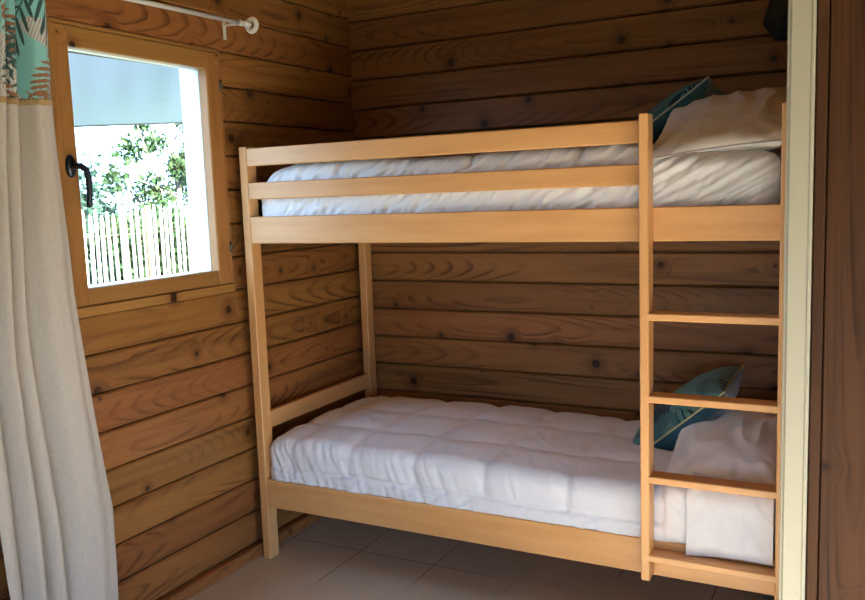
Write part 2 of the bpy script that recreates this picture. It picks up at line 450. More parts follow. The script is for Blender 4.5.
pg = MB(); pg.board((XW - .022, g0 - .004, h0 - .004), (XW - .018, g1 + .004, h1 + .004), bev=.0005)
pg.build('pane', M['glass'], win)
# white outer casing boards in the reveal
oc = MB(); O0 = XW - .105
oc.board((O0, W0, WZ0), (F0, g0 + .002, WZ1), axis=2, bev=.002)
oc.board((O0 - .022, g1 + .001, WZ0), (F0, W1, WZ1), axis=2, bev=.002)
oc.board((O0, g0 + .002, WZ0), (F0, g1 + .001, h0 - .002), axis=1, bev=.002)
oc.board((O0 + .04, g0 + .002, h1 + .001), (F0, g1 + .001, WZ1), axis=1, bev=.002)
oc.build('outer_casing', M['enamel'], win)
hd = MB()
hc = Vector((XW + .006, -.718, 1.522))
vs = []; 
def ell(cx, ry, rz, n=24): return [(cx, hc.y + ry * math.cos(2 * PI * i / n), hc.z + rz * math.sin(2 * PI * i / n)) for i in range(n)]
rings = [ell(hc.x, .017, .034), ell(hc.x + .007, .017, .034), ell(hc.x + .011, .014, .030)]
vs = sum(rings, []); n = 24
fs = [(r * n + i, r * n + (i + 1) % n, (r + 1) * n + (i + 1) % n, (r + 1) * n + i) for r in range(2) for i in range(n)] + [tuple(range(2 * n, 3 * n))]
hd.add(vs, fs, smooth=True)
hd.tube([hc + Vector(p) for p in ((.005, 0, .0), (.030, 0, .0), (.045, .004, -.002), (.052, .014, -.012), (.053, .020, -.035), (.052, .021, -.07), (.050, .019, -.105), (.047, .018, -.124))],
        [.009, .009, .010, .010, .010, .0095, .009, .008], 14)
hd.build('window_handle', M['blackplastic'], win)
for z in (1.826, 1.232):
    b = MB(); b.tube([(XW + .008, s1 + .003, z - .020), (XW + .008, s1 + .003, z + .020)], .005, 10)
    b.board((XW + .003, s1 - .006, z - .012), (XW + .008, s1 + .013, z + .012), bev=.001)
    b.build('window_hinge', M['steel'], win)

# ------------------------------------------------------------------ curtain rod
rod = empty('curtain_rod', (.03, .02, 2.05))
tag(rod, 'white metal curtain rod with a ring finial mounted above the window', 'curtain rod')
A = Vector((.03, -1.25, 2.024)); B = Vector((.03, .065, 2.0495))
b = MB(); b.tube([A, A.lerp(B, .5), B], .0085, 16); b.build('pole', M['enamel'], rod)
b = MB(); b.tube([B - Vector((0, .03, 0)), B, B + Vector((0, .012, .0))], [.0105, .0105, .008], 16); 
b.build('collar', M['enamel'], rod)
b = MB(); n, mseg = 40, 12; vs = []; fs = []
for i in range(n):
    a = 2 * PI * i / n; cdir = Vector((math.cos(a), 0, math.sin(a)))
    for j in range(mseg):
        q = 2 * PI * j / mseg
        vs.append(B + Vector((0, .020, 0)) + cdir * (.0205 + .0105 * math.cos(q)) + Vector((0, .008 * math.sin(q), 0)))
for i in range(n):
    for j in range(mseg):
        a = i * mseg + j; c = ((i + 1) % n) * mseg + j; j2 = (j + 1) % mseg
        fs.append((a, i * mseg + j2, ((i + 1) % n) * mseg + j2, c))
b.add(vs, fs, smooth=True); b.build('finial', M['enamel'], rod)
for y in (.019, -1.15):
    b = MB(); zz = A.z + (B.z - A.z) * (y - A.y) / (B.y - A.y)
    b.board((XW, y - .0075, zz - .052), (XW + .004, y + .0075, zz + .012), bev=.001)
    b.tube([(XW, y, zz - .0), (.03, y, zz - .004)], .005, 10); b.tube([(.03, y - .006, zz), (.03, y + .006, zz)], .0115, 14)
    b.tube([(XW + .003, y, zz - .04), (XW + .006, y, zz - .04)], .003, 8)
    b.build('bracket', M['enamel'], rod)

# ------------------------------------------------------------------ curtain
def frond(P, base, tip, n, length, width, spread=.9):
    """palm frond mask: P (...,2) points -> bool"""
    base = np.array(base); tip = np.array(tip); ax = tip - base; L = np.linalg.norm(ax); ax = ax / L; pe = np.array([-ax[1], ax[0]])
    m = np.zeros(P.shape[:-1], bool)
    q = P - base; s = q @ ax; h = q @ pe
    m |= (np.abs(h) < .0022) & (s > 0) & (s < L)
    for i in range(n):
        f = (i + .5) / n; ll = length * math.sin(PI * (.15 + .8 * f)) ** .7
        for sg in (-1, 1):
            o = base + ax * L * f; d = ax * math.cos(spread * (1 - .35 * f)) + pe * sg * math.sin(spread * (1 - .35 * f))
            e = np.array([-d[1], d[0]]); r = P - o; a = r @ d; bb_ = r @ e
            t_ = np.clip(a / ll, 0, 1)
            m |= (a > 0) & (a < ll) & (np.abs(bb_) < width * np.sqrt(np.clip(4 * t_ * (1 - t_), 0, 1)) * .5)
    return m
def print_colours(P, seed=1, scale=1.0, cushion=False):
    P = P / scale
    c = np.zeros(P.shape[:-1] + (3,))
    teal = np.array((.21, .50, .50)); grey = np.array((.50, .50, .47)); brown = np.array((.24, .115, .06)); dk = np.array((.030, .075, .075))
    if cushion: teal = np.array((.085, .24, .235)); grey = np.array((.06, .16, .17)); brown = np.array((.10, .2, .16)); dk = np.array((.006, .03, .045))
    n = vn(P[..., 0] * 7 + seed, P[..., 1] * 7, seed)
    c[:] = teal
    c[n > .12] = grey
    ln = (np.abs(((P[..., 0] * 1.2 + P[..., 1] * .5) * 90) % 1 - .5) < .16) & (n > .12)
    c[ln] = grey * .5
    rs = np.random.RandomState(seed)
    for i in range(13):
        bx, by = rs.rand() * .55 - .05, rs.rand() * .42 - .05
        if cushion: bx, by = rs.rand() * .5 - .25, rs.rand() * .5 - .25
        an = rs.rand() * 1.6 - 2.4; L = .13 + .1 * rs.rand()
        col = (dk, dk, brown)[i % 3]
        m = frond(P, (bx, by), (bx + L * math.cos(an), by + L * math.sin(an)), 8, .085, .011)
        c[m] = col
    return c
def curtain():
    root = empty('curtain', (.06, -1.0, 0))
    tag(root, 'natural linen curtain with a teal palm leaf top band hanging beside the window', 'curtain')
    NU = 620
    u = np.linspace(0, 1, NU)
    def shape(z):
        """(NU,) arrays x, y at height z; u=0 at the window side"""
        z = np.asarray(z, float)
        yr = np.interp(z, [.02, .3, .5, .8, 1.16, 1.69, 2.05], [-.796, -.782, -.774, -.810, -.852, -.866, -.862])
        yl = np.interp(z, [.02, .4, .65, 1.0, 2.05], [-1.105, -1.115, -1.13, -1.2, -1.26])
        k = np.interp(z, [.02, .6, 1.1, 2.05], [1.0, 1.05, 1.3, 1.45])
        yl = yr + (np.interp(z, [.02, .4, 1.0, 2.05], [-1.105, -1.115, -1.12, -1.0]) - yr) * k
        cr = np.array([-.12, np.interp(z, [0, 1.1, 2.05], [.47, .52, .50]), np.interp(z, [0, 1.1, 2.05], [.64, .70, .73]), np.interp(z, [0, 2.05], [.84, .95]), 1.16, 1.42, 1.6])
        am = [.085, .055, .060, .046, .05, .05]
        w = u * k; x = np.full_like(w, .030)
        for q in range(6):
            t_ = (w - cr[q]) / (cr[q + 1] - cr[q]); ins = (t_ >= 0) & (t_ < 1)
            x = np.where(ins, .030 + am[q] * np.sin(PI * np.clip(t_, 0, 1)) ** .55, x)
        x = x + .007 * vn(w * 5, z * 1.6, 4.0) + .003 * np.sin(w * 34 + 1.2 * z) - .02 * np.exp(-(u / .02) ** 2)
        y = yr + (yl - yr) * u + .004 * vn(w * 8, z * 2.4, 9.0)
        return x, y
    def panel(z0, z1, nz):
        P = np.zeros((nz, NU, 3))
        for i, z in enumerate(np.linspace(z0, z1, nz)):
            P[i, :, 0], P[i, :, 1] = shape(z); P[i, :, 2] = z
        return P
    gridmesh('linen_panel', panel(.025, 1.684, 150), M['linen'], root, thick=.0014)
    P = panel(1.684, 2.033, 150)
    seg = np.sqrt(((P[:, 1:, :2] - P[:, :-1, :2]) ** 2).sum(-1)); s = np.concatenate([np.zeros((P.shape[0], 1)), np.cumsum(seg, 1)], 1)
    Q = np.stack([s, P[..., 2] - 1.684], -1)
    gridmesh('leaf_print_band', P, M['print'], root, col=print_colours(Q, 5), thick=.0014)
    P = panel(1.676, 1.692, 7); P[..., 0] += .0022
    P[..., 2] += .0012 * np.sin(np.arange(NU) * .9)
    gridmesh('jute_trim', P, M['jute'], root, thick=.002)
curtain()

# ------------------------------------------------------------------ bunk bed
Wd, Bw, PD = .0358, .8431, .0553     # post width, overall depth, post depth
ZT = 1.60; BX1 = 1.9485              # far end
bed = empty('bunk_bed', (.97, .42, 0))
tag(bed, 'beech wood bunk bed with guard rails and built-in ladder against the log walls', 'bunk bed')
def part(name, lo, hi, axis, mat='beech', bev=.003, parent=bed):
    b = MB(); b.board(lo, hi, axis, bev); return b.build(name, M[mat], parent)
for x0, x1 in ((0, Wd), (BX1 - Wd, BX1)):
    part('post', (x0, 0, 0), (x1, PD, ZT), 2)
    part('post', (x0, Bw - PD, 0), (x1, Bw, ZT), 2)
RT = .024
XS = 1.5074; WS = .0264
for nm, z0, z1, x1 in (('guard_rail', 1.5279, 1.5932, XS + .006), ('guard_rail', 1.4052, 1.4671, XS + .006), ('side_rail', 1.2411, 1.3409, BX1 - Wd), ('side_rail', .2142, .3257, BX1 - Wd)):
    part(nm, (Wd, -.001, z0), (x1, RT, z1), 0)
for nm, z0, z1 in (('guard_rail', 1.50, 1.565), ('side_rail', 1.2411, 1.3409), ('side_rail', .2142, .3257)):
    part(nm, (Wd, Bw - RT, z0), (BX1 - Wd, Bw, z1), 0)
for x0 in (.004, BX1 - .004 - RT):
    for nm, z0, z1 in (('end_rail', .5147, .5823), ('end_rail', 1.2411, 1.3409), ('end_rail', .2142, .3257)):
        part(nm, (x0, PD, z0), (x0 + RT, Bw - PD, z1), 1)
for z in (.235, 1.262):
    part('slat_base', (Wd + .001, RT + .001, z), (BX1 - Wd - .001, Bw - RT - .001, z + .018), 0)
XR = 1.8836
for x0 in (XS, XR):
    part('ladder_stile', (x0, -.064, .2213), (x0 + WS, -.002, 1.6069), 2)
for z in (1.0367, .793, .5484, .3039):
    part('ladder_rung', (XS + WS - .008, -.0645, z - .0215), (XR + .008, -.003, z), 0)

# ------------------------------------------------------------------ soft things
def rbox(lo, hi, r, step, disp, name, mat, parent=None, shear=None, flat=False):
    """closed rounded box of fine quads, displaced by disp(p, n) -> offset along n (vectorised)"""
    lo = np.array(lo, float); hi = np.array(hi, float); r = np.array(r if hasattr(r, '__len__') else (r, r, r), float)
    N = [max(4, int(round((hi[i] - lo[i]) / step))) for i in range(3)]
    ax = []
    for i in range(3):
        t_ = np.linspace(0, 1, N[i] + 1); ax.append(lo[i] + (hi[i] - lo[i]) * t_)
    vid = {}; V = []; Fc = []
    def vtx(i, j, k):
        key = (i, j, k)
        if key not in vid: vid[key] = len(V); V.append((ax[0][i], ax[1][j], ax[2][k]))
        return vid[key]
    for k in (0, N[2]):
        for i in range(N[0]):
            for j in range(N[1]):
                q = [vtx(i, j, k), vtx(i + 1, j, k), vtx(i + 1, j + 1, k), vtx(i, j + 1, k)]; Fc.append(q if k else q[::-1])
    for j in (0, N[1]):
        for i in range(N[0]):
            for k in range(N[2]):
                q = [vtx(i, j, k), vtx(i + 1, j, k), vtx(i + 1, j, k + 1), vtx(i, j, k + 1)]; Fc.append(q[::-1] if j else q)
    for i in (0, N[0]):
        for j in range(N[1]):
            for k in range(N[2]):
                q = [vtx(i, j, k), vtx(i, j + 1, k), vtx(i, j + 1, k + 1), vtx(i, j, k + 1)]; Fc.append(q if i else q[::-1])
    V = np.array(V)
    lo_in = lo + r
    if flat: lo_in[2] = lo[2]
    inner = np.clip(V, lo_in, hi - r); dd = (V - inner) / r
    # cube-to-ball on the corner pieces
    x, y, z = dd[:, 0], dd[:, 1], dd[:, 2]
    sx = x * np.sqrt(np.clip(1 - y * y / 2 - z * z / 2 + y * y * z * z / 3, 0, 1)); sy = y * np.sqrt(np.clip(1 - z * z / 2 - x * x / 2 + z * z * x * x / 3, 0, 1)); sz = z * np.sqrt(np.clip(1 - x * x / 2 - y * y / 2 + x * x * y * y / 3, 0, 1))
    nn = np.stack([sx / r[0], sy / r[1], sz / r[2]], -1)
    P = inner + np.stack([sx, sy, sz], -1) * r
    ln_ = np.linalg.norm(nn, axis=1, keepdims=True); nn = nn / np.maximum(ln_, 1e-9)
    if disp is not None:
        o_ = disp(P, nn)
        P = P + (nn * o_[:, None] if o_.ndim == 1 else o_)
    if shear is not None: P = shear(P)
    me = D.meshes.new(name); me.from_pydata(P.tolist(), [], Fc)
    me.polygons.foreach_set('use_smooth', np.ones(len(Fc), bool)); me.materials.append(mat); me.update()
    ob = D.objects.new(name, me); COL.objects.link(ob)
    if parent is not None: attach(ob, parent)
    return ob

# lower mattress, duvet, folded sheet
m = rbox((.06, .060, .2545), (1.86, .790, .395), .03, .03, None, 'mattress', M['mattress'])
tag(m, 'pale mattress under the quilted duvet of the lower bunk', 'mattress')
m = rbox((.06, .060, 1.2815), (1.86, .790, 1.43), .03, .03, None, 'mattress', M['mattress'])
tag(m, 'pale mattress under the white bedding of the upper bunk', 'mattress')

QX = [.16, .43, .69, .96, 1.25, 1.53, 1.80]; QY = [.22, .48, .72]
def duvet_low(P, n):
    x, y, z = P.T
    top = np.clip(n[:, 2], 0, 1); fr = np.clip(-n[:, 1], 0, 1); lf = np.clip(-n[:, 0], 0, 1)
    d = np.zeros(len(P))
    dx = np.min([np.abs(x - q - .02 * vn(y * 4, q * 7)) for q in QX], 0); dy = np.min([np.abs(y - q - .012 * vn(x * 4, q * 9)) for q in QY], 0)
    zf = .385 + .012 * vn(x * 3, 5.0)
    sf = 1 / (1 + np.exp(-(z - zf) / .006))
    puffx = 1 - np.exp(-(dx / .030) ** 1.2); puffy = 1 - np.exp(-(dy / .030) ** 1.2)
    band = np.maximum(top, sf)
    d += .0135 * (puffx * np.where(top > .4, puffy, 1) - 1) * np.clip(band * 1.4, 0, 1)
    # hem stitch line along the front
    d -= .007 * np.exp(-((z - zf) / .007) ** 2) * np.clip(fr * 1.5, 0, 1)
    # soft lumps and gathers
    d += .005 * vn(x * 7, y * 8, 2.0) * top
    d += .003 * ridge(x * 16 + y * 6, y * 9, 1.0) * top * np.clip(.2 + vn(x * 3, y * 3, 8.0), 0, 1)
    near = np.exp(-((x) / .45)); ff = np.clip(fr + lf, 0, 1)
    d += (.0016 + .0042 * near) * ridge(x * 34 + z * 12, z * 6 + x * 3, 3.0) * ff
    d += .004 * vn(x * 9 + z * 6, z * 12, 6.0) * fr
    d += .0028 * ridge(x * 24 - z * 34, z * 6, 3.0) * fr * (1 - sf)
    d += .002 * ridge(x * 70 + z * 20, z * 14, 5.0) * ff * near
    # crumpled near the pillow
    cr = np.clip((x - 1.35) / .2, 0, 1)
    d += .008 * cr * ridge(x * 11 + y * 4, y * 9 - x * 3, 7.0) * top
    return d
def du_shape(P):
    x, y, z = P[:, 0], P[:, 1], P[:, 2]
    h = np.clip((z - .30) / .19, 0, 1)
    # top sags a little in the middle of the wall side, bulges at the foot
    z = z + h * (.012 * np.sin(PI * np.clip(y / .84, 0, 1)) - .018 * np.clip((x - .9), 0, 1) + .0 * x)
    z = z - h * .012 * np.exp(-((y - .02) / .10) ** 2) - h * .02 * np.exp(-((y - .83) / .1) ** 2)
    z = z - h * .012 * np.exp(-((x - .04) / .06) ** 2)
    return np.stack([x, y, z], -1)
dv = rbox((.038, .004, .329), (1.62, .820, .505), (.06, .05, .06), .0062, duvet_low, 'duvet', M['white'], shear=du_shape, flat=True)
tag(dv, 'white quilted duvet with stitched squares spread over the lower bunk', 'duvet')

def sheet_disp(sc, amp, seed):
    def f(P, n):
        x, y, z = P.T
        d = amp * ridge(x * 22 + z * 26, z * 8 + x * 2, seed) * np.clip(-n[:, 1], 0, 1) * (.6 + .4 * vn(x * 6, z * 6, seed))
        d += amp * .8 * vn(x * 9, y * 9 + z * 7, seed + 2)
        return d
    return f
sh = rbox((1.548, .0, .310), (1.872, .800, .506), (.03, .045, .05), .0062, sheet_disp(1, .006, 4.0), 'bed_sheet', M['white2'])
tag(sh, 'white sheet tucked around the lower bunk at the pillow end behind the ladder', 'sheet')
fp = 0
# fold of the sheet hanging a little lower over the rail
def flap():
    NX, NS = 70, 80; P = np.zeros((NX, NS, 3))
    for i, xx in enumerate(np.linspace(1.632, 1.874, NX)):
        for j, s in enumerate(np.linspace(0, 1, NS)):
            # runs down the front face then back over the top
            L = s * .33
            if L < .16: yy, zz = -.0105, .302 + L + (.012 * math.sin((xx - 1.632) * 9)) * (1 - L / .16)
            else:
                a = min((L - .16) / .06, PI / 2); yy = -.0105 + .06 * (1 - math.cos(a)); zz = .462 + .06 * math.sin(a) - .0
                if a >= PI / 2: yy += (L - .16 - .06 * PI / 2)
            P[i, j] = (xx, yy, zz)
    x, z = P[..., 0], P[..., 2]
    w = ridge(x * 13 + z * 9, z * 6, 12.0) * .004 + vn(x * 22 + z * 9, z * 9, 3.0) * .004 + ridge(x * 30 - z * 14, z * 12, 5.0) * .001
    P[..., 1] -= np.clip(w + .004, 0, .014); P[..., 2] += .3 * w
    return gridmesh('sheet_flap', P, M['white2'], sh, thick=.002)
flap()

# upper duvet / sheet
def duvet_up(P, n):
    x, y, z = P.T; top = np.clip(n[:, 2], 0, 1); fr = np.clip(-n[:, 1], 0, 1)
    d = .006 * vn(x * 5, y * 6, 12.0) * top + .004 * ridge(x * 12, y * 7, 2.0) * top
    a = x * 23 - z * 32
    d += (.0025 + .0045 * np.clip((x - 1.2) / .3, 0, 1)) * ridge(a, z * 5 + x, 9.0) * fr * (1.2 + 1.2 * vn(x * 6, z * 9, 31.0))
    d += .003 * ridge(x * 40 - z * 22, z * 9, 4.0) * fr
    for q in (.42, .93, 1.30): d -= .012 * np.exp(-((x - q - .1 * (z - 1.5)) / .014) ** 2) * np.clip((z - 1.46) / .03, 0, 1) * (n[:, 2] > .1)
    return d
def up_shape(P):
    x, y, z = P.T; h = np.clip((z - 1.36) / .16, 0, 1)
    z = z - h * .028 * np.clip((x - 1.45) / .08, 0, 1) - h * .06 * np.exp(-((x - .04) / .09) ** 2)
    z = z + h * .012 * np.sin(x * 6.0) * np.exp(-((y - .02) / .2) ** 2) * .5
    return np.stack([x, y, z], -1)
dv = rbox((.041, .030, 1.283), (1.874, .812, 1.530), (.08, .05, .06), .0066, duvet_up, 'duvet', M['white2'], shear=up_shape, flat=True)
tag(dv, 'rumpled white duvet on the upper bunk behind the guard rails', 'duvet')

def frame_from(o, ex, ez):
    """matrix with local X along ex, local Z near ez"""
    ex = Vector(ex).normalized(); ez = Vector(ez); ez = (ez - ex * ez.dot(ex)).normalized(); ey = ez.cross(ex)
    return Matrix(((ex.x, ey.x, ez.x, o[0]), (ex.y, ey.y, ez.y, o[1]), (ex.z, ey.z, ez.z, o[2]), (0, 0, 0, 1)))
def pillow_arr(nx, ny, a, b, T, side, seed, wr=.006, pinch=.10, pw=.55, edge=.012):
    u = np.linspace(-1, 1, nx); v = np.linspace(-1, 1, ny); U, V = np.meshgrid(u, v, indexing='ij')
    U = np.sign(U) * np.abs(U) ** .9; V = np.sign(V) * np.abs(V) ** .9
    sx = 1 - pinch * (1 - np.abs(V) ** 2.5) * np.abs(U) ** 4; sy = 1 - pinch * (1 - np.abs(U) ** 2.5) * np.abs(V) ** 4
    X = U * a * sx; Y = V * b * sy
    t_ = np.clip((1 - np.abs(U) ** 2.4), 0, 1) ** pw * np.clip((1 - np.abs(V) ** 2.4), 0, 1) ** pw
    e_ = np.clip(1 - np.maximum(np.abs(U), np.abs(V)), 0, 1)
    w = wr * (ridge(X * 14 + seed, Y * 6, seed) * .6 + vn(X * 9, Y * 9, seed + side) * .8) * np.clip(e_ * 8, 0, 1)
    # creases run in from the corners
    ang = np.arctan2(np.abs(Y), np.abs(X)); w += wr * .7 * np.sin(ang * 26 + seed) * np.clip(np.abs(U) * np.abs(V) * 1.6 - .35, 0, 1)
    Z = side * (T * t_) + w * side
    z_edge = .0
    Z = np.where(e_ < 1e-6, z_edge, Z)
    return X, Y, Z
def soft_object(name, Mx, a, b, T1, T2, mat, seed, n=90, parent=None, cols=None, split=False, matb=None, **kw):
    """pillow or cushion: two faces welded at the seam"""
    X1, Y1, Z1 = pillow_arr(n, n, a, b, T1, 1, seed, **kw); X2, Y2, Z2 = pillow_arr(n, n, a, b, T2, -1, seed + 3, **kw)
    def put(X, Y, Z):
        P = np.stack([X, Y, Z, np.ones_like(X)], -1) @ np.array(Mx).T
        return P[..., :3]
    P1, P2 = put(X1, Y1, Z1), put(X2, Y2, Z2)
    if split: return P1, P2, (X1, Y1)
    V = np.concatenate([P1.reshape(-1, 3), P2.reshape(-1, 3)]); fs = []
    idx2 = np.arange(n * n).reshape(n, n) + n * n; idx1 = np.arange(n * n).reshape(n, n)
    bmask = np.zeros((n, n), bool); bmask[0] = bmask[-1] = True; bmask[:, 0] = bmask[:, -1] = True
    idx2 = np.where(bmask, idx1, idx2)
    for i in range(n - 1):
        for j in range(n - 1):
            fs.append((idx1[i, j], idx1[i + 1, j], idx1[i + 1, j + 1], idx1[i, j + 1]))
            fs.append((idx2[i, j], idx2[i, j + 1], idx2[i + 1, j + 1], idx2[i + 1, j]))
    me = D.meshes.new(name); me.from_pydata(V.tolist(), [], [tuple(int(q) for q in f) for f in fs])
    me.polygons.foreach_set('use_smooth', np.ones(len(fs), bool)); me.materials.append(mat); me.update(); me.validate()
    ob = D.objects.new(name, me); COL.objects.link(ob)
    loop = [P1[i, 0] for i in range(n)] + [P1[n - 1, j] for j in range(1, n)] + [P1[i, n - 1] for i in range(n - 2, -1, -1)] + [P1[0, j] for j in range(n - 2, -1, -1)]
    b = MB(); b.tube(loop, .0045, 8, cap=False); b.build('seam', M['white2'], ob)
    if parent is not None: attach(ob, parent)
    return ob
def cushion(Mx, a, T, seed, label, pip, pat_sign=1):
    root = empty('cushion', Mx.translation)
    tag(root, label, 'cushion')
    P1, P2, (X, Y) = soft_object('x', Mx, a, a, T, T, None, seed, n=150, split=True, wr=.003, pinch=.07, pw=.5)
    cols = print_colours(np.stack([X, Y], -1), seed, cushion=True)
    gridmesh('printed_front', P1, M['print'], root, col=cols)
    gridmesh('plain_back', P2, M['teal'], root, flip=True)
    n = 150; loop = [P1[i, 0] for i in range(n)] + [P1[n - 1, j] for j in range(1, n)] + [P1[i, n - 1] for i in range(n - 2, -1, -1)] + [P1[0, j] for j in range(n - 2, 0, -1)]
    b = MB(); b.tube(loop + [loop[0]], .0032, 8, cap=False); b.build('piping', M[pip], root)
    return root

# upper pillow
Mx = frame_from((1.690, .295, 1.590), (1, .03, .09), (-.05, -.37, 1))
pl = soft_object('pillow', Mx, .212, .285, .052, .075, M['pillow'], 2.0, wr=.0075, pinch=.10)
tag(pl, 'plump white pillow at the head of the upper bunk', 'pillow')
# lower pillow
Mx = frame_from((1.715, .32, .535), (1, .03, .08), (-.10, -.26, 1))
pl = soft_object('pillow', Mx, .20, .285, .075, .06, M['pillow'], 6.0, wr=.012, pinch=.08)
tag(pl, 'plump white pillow at the head of the lower bunk behind the ladder', 'pillow')
def lean(A, B, depth, a):
    A, B, dp = Vector(A), Vector(B), Vector(depth).normalized(); ex = (B - A).normalized(); ez = ex.cross(dp)
    return frame_from((A + B) / 2 + dp * a * .93, ex, ez)
cushion(lean((1.378, .36, .458), (1.705, .36, .742), (-.12, 1, -.10), .222), .222, .085, 4, 'teal palm leaf cushion with yellow piping leaning on the lower bunk pillow', 'piping')
cushion(lean((1.305, .42, 1.530), (1.575, .42, 1.715), (.05, 1, -.07), .215), .215, .07, 9, 'dark teal leaf print cushion leaning behind the upper bunk pillow', 'piping2')

# dark object of unclear kind, built like a lamp shade on the back wall
ws = empty('wall_object', (1.83, YB, 2.0)); tag(ws, 'dark angular object high on the back wall above the upper pillow', 'wall lamp')
b = MB(); n = 6; cx, cy = 1.835, YB - .105; vs = []
for z, r in ((1.895, .060), (1.955, .098), (2.16, .035)):
    for i in range(n):
        a = 2 * PI * i / n + PI / 6 * 0; vs.append((cx + r * math.cos(a), cy + r * math.sin(a), z))
fs = [(r * n + i, r * n + (i + 1) % n, (r + 1) * n + (i + 1) % n, (r + 1) * n + i) for r in range(2) for i in range(n)] + [tuple(range(n))[::-1], tuple(range(2 * n, 3 * n))]
b.add(vs, fs); b.build('angular_body', M['shade'], ws)
b = MB(); b.tube([(cx, YB, 2.19), (cx, cy + .02, 2.19), (cx, cy, 2.18), (cx, cy, 2.14)], .008, 10); b.tube([(cx, YB, 2.19), (cx, YB - .012, 2.19)], .04, 20); b.build('wall_arm', M['blackplastic'], ws)

# ------------------------------------------------------------------ outside
gr = MB(); gr.board((-40, -40, -.35), (40, 40, -.30), bev=.001)
tag(gr.build('ground', M['ground']), kind='structure')
# awning
aw = empty('awning', (-1.0, .5, 1.9)); tag(aw, 'blue grey cloth awning hanging outside above the window view', 'awning')
TL, TR, BR, BL = Vector((-.5, -.289, 1.965)), Vector((-.5, .312, 1.973)), Vector((-1.6, 1.433, 1.890)), Vector((-1.6, .603, 1.821))
dirT = (TR - TL).normalized(); dirB = (BR - BL).normalized(); TL = TL - dirT * .6; BL = BL - dirB * .9
NA, NB = 60, 50; P = np.zeros((NA, NB, 3))
for i in range(NA):
    for j in range(NB):
        a = i / (NA - 1); c = j / (NB - 1)
        p = TL.lerp(TR, a).lerp(BL.lerp(BR, a), c); p.z += -.02 * math.sin(PI * c) + .004 * math.sin(a * 40) * (1 - c)
        P[i, j] = p
gridmesh('cloth', P, M['awning'], aw, thick=.002)
for a, c in ((BL, BR), (TL, TR)):
    b = MB(); b.tube([a, c], .008, 8); b.build('support_bar', M['steel'], aw)
for a, c in ((Vector((-.168, TL.y - .1, 2.12)), BL), (Vector((-.168, TL.y - .12, 2.10)), TL)):
    b = MB(); b.tube([a, c], .012, 8); b.build('side_arm', M['steel'], aw)

# fence: paling fence along x = -5
fn = empty('fence', (-5, 4.2, -.3)); tag(fn, 'pale chestnut paling fence with thin upright pickets seen through the window', 'fence')
random.seed(3)
y = 2.6; k = 0
while y < 6.3:
    b = MB(); h = 1.36 + random.uniform(-.05, .05); w = random.uniform(.026, .036); tx = random.uniform(-.02, .02); x0 = -5 + random.uniform(-.01, .01)
    vs = []
    for z, ww in ((-.3, w), (h - .05, w), (h, .006)):
        for dx, dy in ((-.01, -ww / 2), (.01, -ww / 2), (.01, ww / 2), (-.01, ww / 2)):
            vs.append((x0 + dx, y + dy + tx * (z + .3) / 1.6, z))
    fs = [(0, 3, 2, 1)] + [(r * 4 + i, r * 4 + (i + 1) % 4, (r + 1) * 4 + (i + 1) % 4, (r + 1) * 4 + i) for r in (0, 1) for i in range(4)] + [(8, 9, 10, 11)]
    b.add(vs, fs); b.build('picket', M['paling'], fn)
    y += random.uniform(.072, .092); k += 1
b = MB()
for z in (.1, .6, 1.1):
    b.tube([(-5, 2.5, z), (-5, 6.4, z)], .003, 6)
b.build('fence_wire', M['steel'], fn)
for y in (2.5, 4.28, 6.35):
    b = MB(); b.tube([(-4.96, y, -.3), (-4.96, y, 1.40)], .030, 10); b.build('fence_post', M['postwood'], fn)

def plant(name, label, cat, loc, blobs, leaf, size, branches, seed, group=None):
    rs = np.random.RandomState(seed)
    root = empty(name, loc); tag(root, label, cat, group)
    V = []; F_ = []; R_ = []
    for (cx, cy, cz, r, cnt) in blobs:
        d = rs.normal(size=(cnt, 3)); d /= np.linalg.norm(d, axis=1)[:, None]
        p = np.array((cx, cy, cz)) + d * (r * rs.rand(cnt) ** .45)[:, None]
        a = rs.normal(size=(cnt, 3)); a /= np.linalg.norm(a, axis=1)[:, None]
        b_ = np.cross(a, rs.normal(size=(cnt, 3))); b_ /= np.linalg.norm(b_, axis=1)[:, None]
        s = size * (.6 + .8 * rs.rand(cnt))[:, None]
        for q in range(cnt):
            k = len(V); V += [p[q] - a[q] * s[q], p[q] + b_[q] * s[q] * .5, p[q] + a[q] * s[q], p[q] - b_[q] * s[q] * .5]
            F_.append((k, k + 1, k + 2, k + 3)); R_ += [rs.rand()] * 4
    me = D.meshes.new('foliage'); me.from_pydata([tuple(v) for v in V], [], F_)
    ar = me.attributes.new('rnd', 'FLOAT', 'POINT'); ar.data.foreach_set('value', np.array(R_, float)); me.materials.append(M[leaf]); me.update()
    ob = D.objects.new('foliage', me); COL.objects.link(ob); attach(ob, root)
    b = MB()
    for pts, rr in branches: b.tube(pts, rr, 7)
    b.build('trunk', M['bark'], root)
    return root
